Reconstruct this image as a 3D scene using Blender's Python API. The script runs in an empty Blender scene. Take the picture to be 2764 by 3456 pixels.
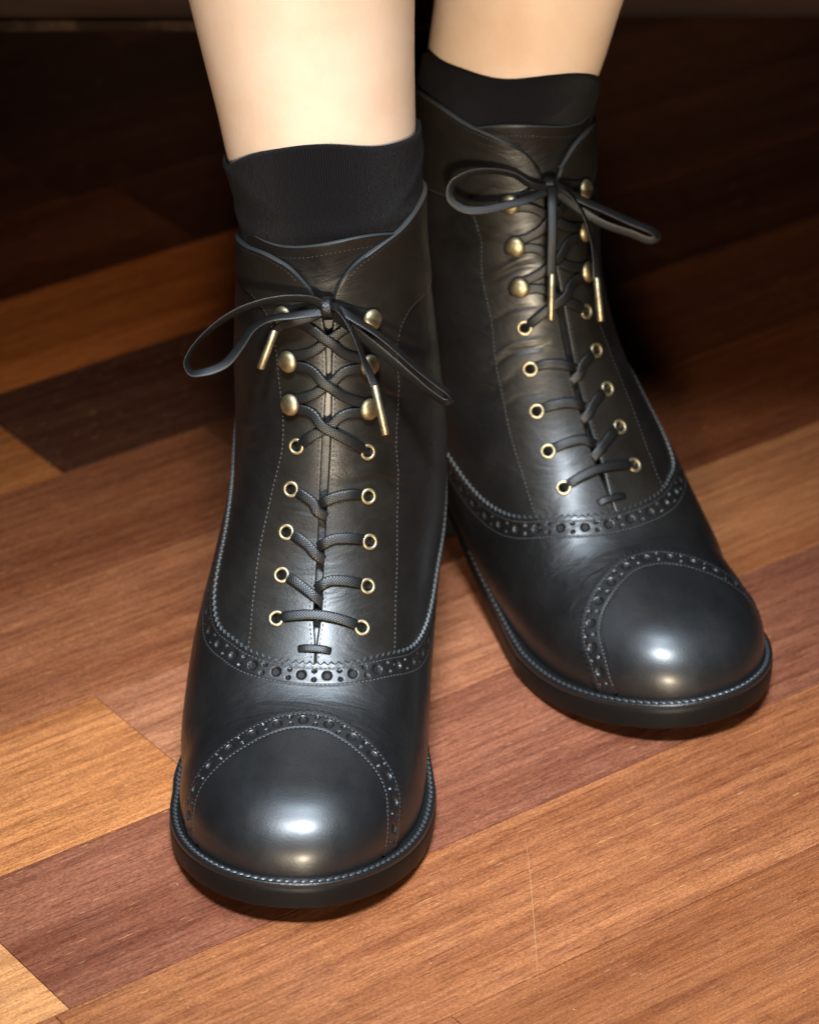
import bpy, math, random
import numpy as np
from mathutils import Matrix, Vector

random.seed(7)
SC = bpy.context.scene
COL = SC.collection
CM = 0.01
RAD = math.radians

# ------------------------------------------------------------------ camera
cd = bpy.data.cameras.new('camera')
cam = bpy.data.objects.new('camera', cd)
COL.objects.link(cam)
cam.location = (0.049, -1.131, 0.850)
cam.rotation_euler = (RAD(60), 0, 0)
cd.sensor_fit = 'HORIZONTAL'
cd.sensor_width = 36
cd.lens = 152.0
cd.clip_start = 0.05
cd.clip_end = 60
cd.dof.use_dof = True
cd.dof.focus_distance = 1.425
cd.dof.aperture_fstop = 13.0
SC.camera = cam

# ------------------------------------------------------------------ world and lamps
W = bpy.data.worlds.new('World')
SC.world = W
W.use_nodes = True
W.node_tree.nodes['Background'].inputs[0].default_value = (1.0, 0.78, 0.58, 1)
W.node_tree.nodes['Background'].inputs[1].default_value = 0.003


def area(name, loc, target, size, power, colour, spread=180, size_y=None):
    l = bpy.data.lights.new(name, 'AREA')
    l.shape = 'RECTANGLE' if size_y else 'DISK'
    l.size = size
    if size_y:
        l.size_y = size_y
    l.energy = power
    l.color = colour
    l.spread = RAD(spread)
    o = bpy.data.objects.new(name, l)
    COL.objects.link(o)
    o.location = loc
    d = Vector(target) - Vector(loc)
    o.rotation_euler = d.to_track_quat('-Z', 'Y').to_euler()
    return o


area('key_lamp', (0.07, -0.80, 1.60), (0.08, 0.04, 0.06), 0.50, 2.1, (0.80, 0.90, 1.0), 23, 0.24)
area('ceiling_lamp', (0.11, -0.16, 1.9), (0.11, -0.03, 0.0), 0.70, 1.08, (0.68, 0.84, 1.0), 33, 0.40)
area('low_lamp', (0.14, -1.85, 0.50), (0.075, 0.18, 0.22), 0.60, 1.65, (1.0, 0.84, 0.62), 6.5, 0.80)

SC.view_settings.view_transform = 'Standard'
SC.view_settings.look = 'None'
SC.view_settings.exposure = 0.0
SC.view_settings.gamma = 1.0

# ------------------------------------------------------------------ material helpers


def new_mat(name, base, rough, metal=0.0, spec=0.5):
    m = bpy.data.materials.new(name)
    m.use_nodes = True
    b = m.node_tree.nodes['Principled BSDF']
    b.inputs['Base Color'].default_value = (*base, 1)
    b.inputs['Roughness'].default_value = rough
    b.inputs['Metallic'].default_value = metal
    b.inputs['Specular IOR Level'].default_value = spec
    return m, m.node_tree, b


def node(nt, kind, **kw):
    n = nt.nodes.new(kind)
    for k, v in kw.items():
        if k.startswith('i_'):
            key = k[2:]
            key = int(key) if key.isdigit() else key.replace('_', ' ')
            n.inputs[key].default_value = v
        else:
            setattr(n, k, v)
    return n


def ramp(nt, fac, stops):
    r = nt.nodes.new('ShaderNodeValToRGB')
    e = r.color_ramp.elements
    while len(e) < len(stops):
        e.new(0.5)
    for i, (p, c) in enumerate(stops):
        e[i].position = p
        e[i].color = (*c, 1) if len(c) == 3 else c
    nt.links.new(fac, r.inputs[0])
    return r.outputs[0]


def mapped(nt, scale, coord='Object', rnd=False):
    tc = node(nt, 'ShaderNodeTexCoord')
    mp = node(nt, 'ShaderNodeMapping')
    mp.inputs['Scale'].default_value = scale
    nt.links.new(tc.outputs[coord], mp.inputs['Vector'])
    if rnd:
        oi = node(nt, 'ShaderNodeObjectInfo')
        mu = node(nt, 'ShaderNodeVectorMath', operation='SCALE')
        mu.inputs[0].default_value = (37.0, 91.0, 53.0)
        nt.links.new(oi.outputs['Random'], mu.inputs['Scale'])
        nt.links.new(mu.outputs[0], mp.inputs['Location'])
    return mp.outputs[0]


def bump(nt, b, height, strength, dist, prev=None):
    n = node(nt, 'ShaderNodeBump', i_Strength=strength, i_Distance=dist)
    nt.links.new(height, n.inputs['Height'])
    if prev is not None:
        nt.links.new(prev, n.inputs['Normal'])
    nt.links.new(n.outputs[0], b.inputs['Normal'])
    return n.outputs[0]


# ------------------------------------------------------------------ materials
def make_leather(name, rough=0.40, wrinkle=0.3, tone=(0.0065, 0.0062, 0.0062), coat=0.25, streak=(0.8, 1.3, 2.4)):
    m, nt, b = new_mat(name, tone, rough, spec=0.40)
    b.inputs['Coat Weight'].default_value = coat
    b.inputs['Coat Roughness'].default_value = 0.27
    n1 = node(nt, 'ShaderNodeTexNoise', i_Scale=26.0, i_Detail=4.0, i_Roughness=0.6)
    nt.links.new(mapped(nt, (1, 1, 1)), n1.inputs['Vector'])
    c = ramp(nt, n1.outputs[0], [(0.3, tuple(t * 0.65 for t in tone)), (0.6, tone),
                                 (0.8, (tone[0] * 1.7, tone[1] * 1.45, tone[2] * 1.2))])
    nt.links.new(c, b.inputs['Base Color'])
    n2 = node(nt, 'ShaderNodeTexNoise', i_Scale=75.0, i_Detail=6.0, i_Roughness=0.65)
    nt.links.new(mapped(nt, (1, 0.5, 0.8)), n2.inputs['Vector'])
    mr = node(nt, 'ShaderNodeMapRange', i_3=rough - 0.06, i_4=rough + 0.10)
    mr.inputs['From Min'].default_value = 0.3
    mr.inputs['From Max'].default_value = 0.7
    nt.links.new(n2.outputs[0], mr.inputs[0])
    nt.links.new(mr.outputs[0], b.inputs['Roughness'])
    v = node(nt, 'ShaderNodeTexVoronoi', i_Scale=1050.0)
    nt.links.new(mapped(nt, (1, 1, 1)), v.inputs['Vector'])
    p = bump(nt, b, v.outputs['Distance'], 0.07, 0.0005)
    n3 = node(nt, 'ShaderNodeTexNoise', i_Scale=34.0, i_Detail=5.0, i_Distortion=1.6)
    nt.links.new(mapped(nt, streak), n3.inputs['Vector'])
    bump(nt, b, n3.outputs[0], wrinkle, 0.004, p)
    return m


M_VAMP = make_leather('vamp_leather', 0.42, 0.13, streak=(0.4, 3.6, 3.6))
M_CAP = make_leather('cap_leather', 0.43, 0.02, (0.0065, 0.0065, 0.007), 0.5)
M_QUARTER = make_leather('quarter_leather', 0.44, 0.20, (0.0072, 0.0064, 0.0058))
M_FACING = make_leather('facing_leather', 0.40, 0.16, (0.0115, 0.0094, 0.0070))
M_EDGE, _, _ = new_mat('cut_leather_edge', (0.032, 0.035, 0.036), 0.5)
M_THREAD, _, _ = new_mat('waxed_thread', (0.026, 0.026, 0.027), 0.42)
M_DARKTHREAD, _, _ = new_mat('black_thread', (0.012, 0.012, 0.012), 0.5)
M_SOLE, nt, b = new_mat('sole_edge', (0.0045, 0.0042, 0.004), 0.46, spec=0.16)
n = node(nt, 'ShaderNodeTexNoise', i_Scale=240.0, i_Detail=4.0)
nt.links.new(mapped(nt, (1, 1, 0.25)), n.inputs['Vector'])
bump(nt, b, n.outputs[0], 0.18, 0.0008)
M_WELT, nt, b = new_mat('welt_leather', (0.007, 0.007, 0.007), 0.36)
n = node(nt, 'ShaderNodeTexNoise', i_Scale=500.0, i_Detail=3.0)
nt.links.new(mapped(nt, (1, 1, 1)), n.inputs['Vector'])
bump(nt, b, n.outputs[0], 0.35, 0.0006)
M_WELTTHREAD, _, _ = new_mat('welt_thread', (0.035, 0.036, 0.038), 0.35)
M_BRASS, nt, b = new_mat('antique_brass', (0.50, 0.42, 0.27), 0.48, 1.0)
n = node(nt, 'ShaderNodeTexNoise', i_Scale=260.0, i_Detail=3.0)
nt.links.new(mapped(nt, (1, 1, 1)), n.inputs['Vector'])
nt.links.new(ramp(nt, n.outputs[0], [(0.3, (0.33, 0.26, 0.14)), (0.65, (0.58, 0.49, 0.31))]), b.inputs['Base Color'])
M_HOLE, _, _ = new_mat('hole_black', (0.005, 0.005, 0.005), 0.6, spec=0.25)

# waxed cotton lace, woven
M_LACE, nt, b = new_mat('waxed_lace', (0.020, 0.019, 0.018), 0.40, spec=0.38)
uvn = node(nt, 'ShaderNodeUVMap')
w1 = node(nt, 'ShaderNodeTexWave', wave_type='BANDS', bands_direction='DIAGONAL', i_Scale=1.0)
mp = node(nt, 'ShaderNodeMapping')
mp.inputs['Scale'].default_value = (5.0, 2.2, 1)
nt.links.new(uvn.outputs[0], mp.inputs[0])
nt.links.new(mp.outputs[0], w1.inputs['Vector'])
w2 = node(nt, 'ShaderNodeTexWave', wave_type='BANDS', bands_direction='DIAGONAL', i_Scale=1.0)
mp = node(nt, 'ShaderNodeMapping')
mp.inputs['Scale'].default_value = (5.0, -2.2, 1)
nt.links.new(uvn.outputs[0], mp.inputs[0])
nt.links.new(mp.outputs[0], w2.inputs['Vector'])
mx = node(nt, 'ShaderNodeMath', operation='MULTIPLY')
nt.links.new(w1.outputs['Fac'], mx.inputs[0])
nt.links.new(w2.outputs['Fac'], mx.inputs[1])
bump(nt, b, mx.outputs[0], 0.22, 0.0004)
nt.links.new(ramp(nt, mx.outputs[0], [(0.0, (0.005, 0.005, 0.005)), (1.0, (0.008, 0.0078, 0.0075))]), b.inputs['Base Color'])

# ribbed sock
M_SOCK, nt, b = new_mat('sock_knit', (0.012, 0.011, 0.013), 0.9, spec=0.1)
uvn = node(nt, 'ShaderNodeUVMap')
w1 = node(nt, 'ShaderNodeTexWave', wave_type='BANDS', bands_direction='X', i_Scale=1.0, i_Distortion=0.6)
mp = node(nt, 'ShaderNodeMapping')
mp.inputs['Scale'].default_value = (3.1, 0.12, 1)
nt.links.new(uvn.outputs[0], mp.inputs[0])
nt.links.new(mp.outputs[0], w1.inputs['Vector'])
p = bump(nt, b, w1.outputs['Fac'], 0.8, 0.0006)
n = node(nt, 'ShaderNodeTexNoise', i_Scale=900.0, i_Detail=3.0)
nt.links.new(mapped(nt, (1, 1, 1)), n.inputs['Vector'])
bump(nt, b, n.outputs[0], 0.5, 0.0006, p)
nt.links.new(ramp(nt, w1.outputs['Fac'], [(0.0, (0.002, 0.002, 0.0025)), (1.0, (0.013, 0.012, 0.0145))]), b.inputs['Base Color'])
b.inputs['Sheen Weight'].default_value = 0.03
b.inputs['Sheen Roughness'].default_value = 0.4

# skin
M_SKIN, nt, b = new_mat('skin', (0.80, 0.56, 0.41), 0.48, spec=0.4)
b.inputs['Subsurface Weight'].default_value = 0.25
b.inputs['Subsurface Radius'].default_value = (0.010, 0.004, 0.002)
b.inputs['Subsurface Scale'].default_value = 0.6
n = node(nt, 'ShaderNodeTexNoise', i_Scale=24.0, i_Detail=6.0, i_Roughness=0.6)
nt.links.new(mapped(nt, (1, 1, 1)), n.inputs['Vector'])
nt.links.new(ramp(nt, n.outputs[0], [(0.30, (0.76, 0.535, 0.40)), (0.5, (0.81, 0.61, 0.475)), (0.68, (0.84, 0.66, 0.53))]), b.inputs['Base Color'])
n = node(nt, 'ShaderNodeTexNoise', i_Scale=420.0, i_Detail=4.0)
nt.links.new(mapped(nt, (1, 1, 0.6)), n.inputs['Vector'])
bump(nt, b, n.outputs[0], 0.18, 0.0008)

# parquet: tone comes from each plank's object colour, figure from the grain
M_WOOD, nt, b = new_mat('parquet_wood', (0.3, 0.12, 0.05), 0.34)
oi = node(nt, 'ShaderNodeObjectInfo')
g1 = node(nt, 'ShaderNodeTexNoise', i_Scale=1.0, i_Detail=5.0, i_Roughness=0.62)       # long streaks
nt.links.new(mapped(nt, (8, 300, 70), rnd=True), g1.inputs['Vector'])
g2 = node(nt, 'ShaderNodeTexNoise', i_Scale=1.0, i_Detail=3.0, i_Roughness=0.6)        # short pores
nt.links.new(mapped(nt, (75, 1100, 260), rnd=True), g2.inputs['Vector'])
g3 = node(nt, 'ShaderNodeTexNoise', i_Scale=1.0, i_Detail=2.0)                           # broad bands
nt.links.new(mapped(nt, (2.0, 32, 10), rnd=True), g3.inputs['Vector'])
g4 = node(nt, 'ShaderNodeTexNoise', i_Scale=1.0, i_Detail=1.0)                           # pale flecks
nt.links.new(mapped(nt, (110, 1500, 300), rnd=True), g4.inputs['Vector'])


def mulcol(a, c):
    mm = node(nt, 'ShaderNodeMix', data_type='RGBA', blend_type='MULTIPLY', i_0=1.0)
    nt.links.new(a, mm.inputs[6])
    nt.links.new(c, mm.inputs[7])
    return mm.outputs[2]


c = mulcol(oi.outputs['Color'], ramp(nt, g1.outputs[0], [(0.28, (0.66, 0.58, 0.58)), (0.5, (0.98, 0.97, 0.97)), (0.72, (1.25, 1.30, 1.30))]))
c = mulcol(c, ramp(nt, g2.outputs[0], [(0.30, (0.60, 0.53, 0.53)), (0.48, (1, 1, 1)), (0.7, (1.2, 1.2, 1.18))]))
g6 = node(nt, 'ShaderNodeTexNoise', i_Scale=1.0, i_Detail=2.0)                           # fine speckle
nt.links.new(mapped(nt, (700, 1500, 600), rnd=True), g6.inputs['Vector'])
c = mulcol(c, ramp(nt, g6.outputs[0], [(0.3, (0.72, 0.70, 0.72)), (0.5, (1, 1, 1)), (0.7, (1.30, 1.32, 1.34))]))
c = mulcol(c, ramp(nt, g3.outputs[0], [(0.3, (0.70, 0.62, 0.60)), (0.55, (1, 1, 1)), (0.75, (1.20, 1.22, 1.2))]))
mm = node(nt, 'ShaderNodeMix', data_type='RGBA', blend_type='MIX')
nt.links.new(ramp(nt, g4.outputs[0], [(0.72, (0, 0, 0)), (0.80, (0.6, 0.6, 0.6))]), mm.inputs[0])
nt.links.new(c, mm.inputs[6])
mm.inputs[7].default_value = (0.62, 0.36, 0.13, 1)
nt.links.new(mm.outputs[2], b.inputs['Base Color'])
p = bump(nt, b, g2.outputs[0], 0.10, 0.0006)
g5 = node(nt, 'ShaderNodeTexNoise', i_Scale=55.0, i_Detail=3.0)
nt.links.new(mapped(nt, (1, 1, 1)), g5.inputs['Vector'])
nt.links.new(ramp(nt, g5.outputs[0], [(0.3, (0.28,) * 3), (0.7, (0.46,) * 3)]), b.inputs['Roughness'])

M_FLOOR, _, _ = new_mat('subfloor', (0.03, 0.013, 0.007), 0.7)
M_SCUFF, _, _ = new_mat('scuff', (0.40, 0.22, 0.11), 0.6)

# dark stained furniture wood
M_BENCH, nt, b = new_mat('dark_stained_wood', (0.10, 0.03, 0.012), 0.75, spec=0.15)
n = node(nt, 'ShaderNodeTexNoise', i_Scale=1.0, i_Detail=5.0)
nt.links.new(mapped(nt, (9, 60, 70)), n.inputs['Vector'])
nt.links.new(ramp(nt, n.outputs[0], [(0.35, (0.004, 0.0013, 0.0007)), (0.65, (0.016, 0.005, 0.0022))]), b.inputs['Base Color'])
M_WORN, nt, b = new_mat('worn_edge', (0.3, 0.15, 0.07), 0.8, spec=0.1)
n = node(nt, 'ShaderNodeTexNoise', i_Scale=38.0, i_Detail=4.0)
nt.links.new(mapped(nt, (1, 1, 1)), n.inputs['Vector'])
nt.links.new(ramp(nt, n.outputs[0], [(0.52, (0.008, 0.003, 0.0015)), (0.74, (0.05, 0.027, 0.015))]), b.inputs['Base Color'])

# ------------------------------------------------------------------ object helpers


def raw_mesh(name, V, faces, mats, midx=None, uv=None, smooth=True):
    """V (n,3) in metres, faces (m,4) or list of such index arrays with equal length rows"""
    me = bpy.data.meshes.new(name)
    if isinstance(faces, np.ndarray):
        faces = [faces]
    nv = len(V)
    me.vertices.add(nv)
    me.vertices.foreach_set('co', np.asarray(V, np.float32).ravel())
    loops = np.concatenate([f.ravel() for f in faces]).astype(np.int32)
    starts, s = [], 0
    for f in faces:
        starts.append(s + np.arange(len(f)) * f.shape[1])
        s += f.size
    starts = np.concatenate(starts).astype(np.int32)
    me.loops.add(len(loops))
    me.loops.foreach_set('vertex_index', loops)
    me.polygons.add(len(starts))
    me.polygons.foreach_set('loop_start', starts)
    me.polygons.foreach_set('use_smooth', np.full(len(starts), smooth))
    for m in mats:
        me.materials.append(m)
    if midx is not None:
        me.polygons.foreach_set('material_index', np.asarray(midx, np.int32))
    me.update(calc_edges=True)
    if uv is not None:
        l = me.uv_layers.new(name='UVMap')
        l.data.foreach_set('uv', np.asarray(uv, np.float32)[loops].ravel())
    me.validate()
    return me


def link(name, data, parent=None, kind=None):
    o = bpy.data.objects.new(name, data)
    COL.objects.link(o)
    if parent is not None:
        o.parent = parent
    if kind:
        o['kind'] = kind
    return o


def grid_faces(R, C, wrap=False, flip=False):
    cc = C if wrap else C - 1
    r, c = np.meshgrid(np.arange(R - 1), np.arange(cc), indexing='ij')
    c2 = (c + 1) % C
    f = np.stack([r * C + c, r * C + c2, (r + 1) * C + c2, (r + 1) * C + c], -1).reshape(-1, 4)
    if flip:
        f = f[:, ::-1]
    return f


def thing(name, label, cat, loc=(0, 0, 0), rotz=0.0, group=None):
    o = link(name, None)
    o.location = loc
    o.rotation_euler = (0, 0, rotz)
    o['label'] = label
    o['category'] = cat
    if group:
        o['group'] = group
    o.empty_display_size = 0.05
    return o


def box_arrays(x0, x1, y0, y1, z0, z1, bev):
    """bevelled box as (V, quads, tris)"""
    import itertools
    V, key = [], {}
    for sx, sy, sz in itertools.product((0, 1), repeat=3):
        base = (x1 if sx else x0, y1 if sy else y0, z1 if sz else z0)
        for a in range(3):
            p = list(base)
            for k, s in enumerate((sx, sy, sz)):
                if k != a:
                    p[k] += -bev if s else bev
            key[(sx, sy, sz, a)] = len(V)
            V.append(p)
    return V, key


import bmesh


def box_mesh(name, x0, x1, y0, y1, z0, z1, bev, mats):
    bm = bmesh.new()
    bmesh.ops.create_cube(bm, size=1)
    for v in bm.verts:
        v.co = ((x0 + x1) / 2 + v.co.x * (x1 - x0), (y0 + y1) / 2 + v.co.y * (y1 - y0), (z0 + z1) / 2 + v.co.z * (z1 - z0))
    if bev:
        bmesh.ops.bevel(bm, geom=bm.edges[:], offset=bev, segments=2, affect='EDGES', profile=0.6)
    me = bpy.data.meshes.new(name)
    bm.to_mesh(me)
    bm.free()
    for m in mats:
        me.materials.append(m)
    return me


# ------------------------------------------------------------------ floor of parquet strips
fl = link('floor', box_mesh('floor', -3, 3, -2.2, 3, -0.05, -0.0125, 0, [M_FLOOR]), kind='structure')
TH = RAD(36.5)
DX, DY = math.cos(TH), math.sin(TH)
SW = 0.0925
OFF0 = 0.010
ORANGE, DARK, MED, PINK, LIGHT, RED = (0.40, 0.150, 0.050), (0.150, 0.052, 0.028), (0.26, 0.092, 0.036), (0.33, 0.135, 0.065), (0.46, 0.20, 0.075), (0.28, 0.082, 0.030)
# hand-set strips: joints along the grain (metres) and tones, back ones darkened to imitate shade; the rest random
SET = {
    -3: [(-0.60, 0.30, (0.270, 0.091, 0.030)), (0.30, 0.8, (0.30, 0.11, 0.038))],
    -2: [(-0.60, 0.02, MED), (0.02, 0.70, (0.240, 0.082, 0.029))],
    -1: [(-0.60, -0.105, MED), (-0.105, 0.62, (0.270, 0.096, 0.036))],
    0: [(-0.45, -0.098, LIGHT), (-0.098, 0.80, (0.215, 0.076, 0.040))],
    1: [(-0.40, 0.030, ORANGE), (0.030, 0.262, (0.35, 0.140, 0.068)), (0.262, 0.70, (0.38, 0.145, 0.055))],
    2: [(-0.45, 0.175, (0.245, 0.085, 0.035)), (0.175, 0.37, (0.13, 0.043, 0.019)), (0.37, 0.8, (0.17, 0.050, 0.018))],
    3: [(-0.40, 0.21, (0.205, 0.066, 0.026)), (0.21, 0.8, (0.13, 0.040, 0.016))],
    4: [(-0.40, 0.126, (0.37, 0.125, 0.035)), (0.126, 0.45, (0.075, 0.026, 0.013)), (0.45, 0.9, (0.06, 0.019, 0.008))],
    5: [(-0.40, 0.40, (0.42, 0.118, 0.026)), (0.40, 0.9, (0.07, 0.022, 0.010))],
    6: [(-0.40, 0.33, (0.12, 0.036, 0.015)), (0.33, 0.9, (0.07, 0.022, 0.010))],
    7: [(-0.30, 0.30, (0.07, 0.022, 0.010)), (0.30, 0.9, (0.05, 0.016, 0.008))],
}
rg = random.Random(3)
for k in range(-6, 17):
    segs = list(SET.get(k, []))
    lo, hi = (segs[0][0], segs[-1][1]) if segs else (0.0 + rg.uniform(-.2, .2), None)
    if hi is None:
        hi = lo
    while lo > -0.75:
        L = rg.uniform(.28, .5)
        segs.insert(0, (lo - L, lo, rg.choice([ORANGE, DARK, MED, PINK, RED])))
        lo -= L
    while hi < 1.55:
        L = rg.uniform(.28, .5)
        segs.append((hi, hi + L, rg.choice([DARK, MED, MED, PINK, RED] if k < 4 else [(0.045, 0.015, 0.008), (0.06, 0.018, 0.008), (0.035, 0.012, 0.007)])))  # random filler tones; those of the back strips have shade painted in
        hi += L
    off = OFF0 + (k + 0.5) * SW
    for a, bb, col in segs:
        mid = (a + bb) / 2
        x, y = DX * mid - DY * off, DY * mid + DX * off
        if not (-0.75 < x < 0.85 and -0.45 < y < 1.5):
            continue
        L = bb - a
        g = 0.00018
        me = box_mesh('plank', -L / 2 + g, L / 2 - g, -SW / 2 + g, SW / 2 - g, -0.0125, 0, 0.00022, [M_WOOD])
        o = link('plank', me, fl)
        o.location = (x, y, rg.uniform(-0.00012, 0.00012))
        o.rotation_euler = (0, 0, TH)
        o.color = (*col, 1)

# hairline scratches and specks of dust lying on the boards
def strip(pts, w):
    V, F = [], []
    for i, (x, y) in enumerate(pts):
        a = pts[max(i - 1, 0)]
        b_ = pts[min(i + 1, len(pts) - 1)]
        dx, dy = b_[0] - a[0], b_[1] - a[1]
        l = math.hypot(dx, dy)
        ww = w * (0.25 + 0.75 * math.sin(math.pi * (i + .3) / (len(pts) - .4)))
        V += [(x - dy / l * ww, y + dx / l * ww, 0.0004), (x + dy / l * ww, y - dx / l * ww, 0.0004)]
        if i:
            F.append((2 * i - 2, 2 * i - 1, 2 * i + 1, 2 * i))
    return np.array(V), np.array(F)


for (x0, y0, x1, y1, bow_, w) in ((.098, .068, .100, -.040, .0006, .00010), (.205, -.005, .262, -.052, -.001, .00008),
                                 (.240, .095, .268, .078, .001, .00007)):
    n_ = 14
    pts = []
    for i in range(n_):
        f_ = i / (n_ - 1)
        k_ = bow_ * math.sin(math.pi * f_)
        l_ = math.hypot(x1 - x0, y1 - y0)
        pts.append((x0 + (x1 - x0) * f_ - (y1 - y0) / l_ * k_, y0 + (y1 - y0) * f_ + (x1 - x0) / l_ * k_))
    V, F = strip(pts, w)
    link('scratch', raw_mesh('scratch', V, F, [M_SCUFF]), fl)
DV, DF = [], []
for i in range(110):
    x, y = rg.uniform(-.2, .33), rg.uniform(-.12, .35)
    r_ = rg.choice([.00018, .00022, .0003, .0004])
    k0 = len(DV)
    a0 = rg.uniform(0, 6)
    for j in range(5):
        DV.append((x + r_ * math.cos(a0 + j * 1.257) * rg.uniform(.6, 1.3), y + r_ * math.sin(a0 + j * 1.257), .0003))
    DV.append((x, y, .0003 + r_ * .8))
    for j in range(5):
        DF.append((k0 + j, k0 + (j + 1) % 5, k0 + 5))
link('dust', raw_mesh('dust', np.array(DV), np.array(DF), [M_SCUFF]), fl, 'stuff')

# ------------------------------------------------------------------ bench behind
bench = thing('bench', 'dark stained wooden bench behind the legs with a worn lower edge on its apron', 'bench', (0.05, 0.62, 0))
me = box_mesh('apron', -0.62, 0.62, -0.175, -0.150, 0.217, 0.44, 0.003, [M_BENCH])
link('apron', me, bench)
me = box_mesh('worn_edge', -0.62, 0.012, -0.176, -0.149, 0.2105, 0.2165, 0.002, [M_WORN])
link('worn_edge', me, bench)
link('seat', box_mesh('seat', -0.65, 0.65, -0.20, 0.42, 0.4405, 0.475, 0.004, [M_BENCH]), bench)
link('back_panel', box_mesh('back_panel', -0.62, 0.62, 0.38, 0.40, 0.0, 0.44, 0.003, [M_BENCH]), bench)
for sx in (-1, 1):
    link('leg', box_mesh('leg', sx * 0.585 - 0.03, sx * 0.585 + 0.03, -0.145, -0.085, 0.0, 0.4395, 0.003, [M_BENCH]), bench)

# ------------------------------------------------------------------ boot surface (centimetres, y back from the toe)


def pchip(x, y, xq):
    x = np.asarray(x, float)
    y = np.asarray(y, float)
    h = np.diff(x)
    d = np.diff(y) / h
    m = np.zeros_like(y)
    m[0] = d[0]
    m[-1] = d[-1]
    m[1:-1] = (d[:-1] * h[1:] + d[1:] * h[:-1]) / (h[1:] + h[:-1])
    xq = np.asarray(xq, float)
    i = np.clip(np.searchsorted(x, xq) - 1, 0, len(x) - 2)
    t = (xq - x[i]) / h[i]
    t2, t3 = t * t, t * t * t
    return (2 * t3 - 3 * t2 + 1) * y[i] + (t3 - 2 * t2 + t) * h[i] * m[i] + (-2 * t3 + 3 * t2) * y[i + 1] + (t3 - t2) * h[i] * m[i + 1]


def lin(pts, xq):
    p = np.array(pts, float)
    return pchip(p[:, 0], p[:, 1], np.clip(xq, p[0, 0], p[-1, 0]))


ZT = ([0, 1.5, 4, 6.5, 8.5, 12, 16, 20, 24, 28], [2.50, 2.26, 1.80, 1.5, 1.45, 1.85, 3.1, 4.5, 5.0, 5.1])


def zst(y):
    return pchip(ZT[0], ZT[1], y)


PH = np.radians([0, 6, 12, 20, 28, 38, 48, 58, 68, 79, 90])
ST = []
for p in PH:
    y = .55 + 7.0 * (1 - math.cos(p))
    z = float(zst(y))
    s = math.sin(p)
    yb = min((y - .55) / 3.0, 1.0)
    ST.append([y, z + 2.08 * (1 - (1 - yb) ** 2.2) ** (1 / 2.2) + .382 * (y - .55), y, z, 5.2 * s ** .92, 4.85 * s ** .92, 100 + 2 * s])
ST += [[9.0, 7.3, 9.3, float(zst(9.3)), 5.45, 4.85, 106],
       [10.5, 8.7, 11.5, float(zst(11.5)), 5.5, 4.8, 111],
       [12.0, 10.5, 14.5, float(zst(14.5)), 5.35, 4.75, 115],
       [13.2, 12.4, 18.5, float(zst(18.5)), 4.8, 4.8, 127],
       [14.2, 14.6, 23, float(zst(23)), 4.35, 5.0, 148],
       [15.0, 16.8, 26.9, 6.8, 4.35, 4.95, 170],
       [15.6, 19, 27, 11.5, 4.38, 4.6, 180],
       [16, 21, 26.2, 16.5, 4.2, 4.25, 180],
       [16.2, 23, 25.6, 20.5, 4.05, 4.0, 180],
       [16.15, 25, 25.5, 24, 4.0, 4.0, 180],
       [15.9, 27, 25.6, 27, 4.1, 4.1, 180]]
ST = np.array(ST)
UU = [float(p / PH[-1] * 9.0) for p in PH]
for i in range(len(PH), len(ST)):
    UU.append(UU[-1] + math.hypot(ST[i, 0] - ST[i - 1, 0], ST[i, 1] - ST[i - 1, 1]))
UU = np.array(UU)


def SP(u, t):
    u, t = np.broadcast_arrays(np.asarray(u, float), np.asarray(t, float))
    u = np.clip(u, 1e-3, UU[-1])
    c = [pchip(UU, ST[:, j], u) for j in range(7)]
    am = np.radians(c[6])
    a = np.abs(t) * am
    q = (1 - np.cos(a)) / (1 - np.cos(am))
    w = np.where(t < 0, c[4], c[5])
    ex = np.interp(u, [9.0, 12.5], [.84, 1.0])
    return np.stack([np.sign(t) * w * np.clip(np.sin(a), 0, 1) ** ex, c[0] + (c[2] - c[0]) * q, c[1] + (c[3] - c[1]) * q], -1)


def SN(u, t, e=2e-3):
    u = np.clip(u, .05, UU[-1] - .03)
    n = np.cross(SP(u, t + e) - SP(u, t - e), SP(u + .02, t) - SP(u - .02, t))
    return n / (np.linalg.norm(n, axis=-1, keepdims=True) + 1e-12)


# flex creases: (u, slope, t centre, t half range, depth, width)
CREASES = {
    'straight': [(19.0, 2.0, .24, .17, -.050, .16), (19.6, 2.6, .26, .16, .035, .14), (20.6, 1.2, .22, .12, -.045, .15),
                 (22.6, -1.0, .22, .12, -.035, .13), (20.3, -3, -.25, .13, -.05, .18), (21.4, -3, -.27, .14, .04, .18),
                 (18.2, -4, -.33, .12, -.045, .22), (24.6, 2, .28, .12, -.04, .2),
                 (9.6, -1.5, -.42, .25, -.02, .14), (9.2, -2.0, -.5, .25, .018, .14), (9.3, 2.0, .5, .25, -.022, .14), (8.9, 2.2, .55, .22, .018, .14)],
    'turned': [(22.6, .5, .19, .13, -.06, .13), (22.9, .2, .19, .13, .035, .10), (23.2, -.3, .18, .12, -.04, .12),
               (19.1, .6, .22, .14, -.06, .13), (19.45, .4, .22, .13, .035, .1), (20.9, .4, .2, .12, -.035, .12),
               (24.2, 0, .2, .1, -.035, .12), (18.3, 2, .35, .12, -.04, .2), (17.2, 1, .26, .12, -.02, .14)],
}
CUR = {'creases': [], 'mirror': 1}


def crease(u, t):
    o = np.zeros(np.broadcast(u, t).shape)
    for (u0, k, tc, tr, A, w) in CUR['creases']:
        uu = u0 + k * (t - tc) + .10 * np.sin(t * 34 + u0)
        o += A * np.exp(-((u - uu) / w) ** 2) * np.clip(1 - ((t - tc) / tr) ** 2, 0, 1)
    return o


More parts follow.
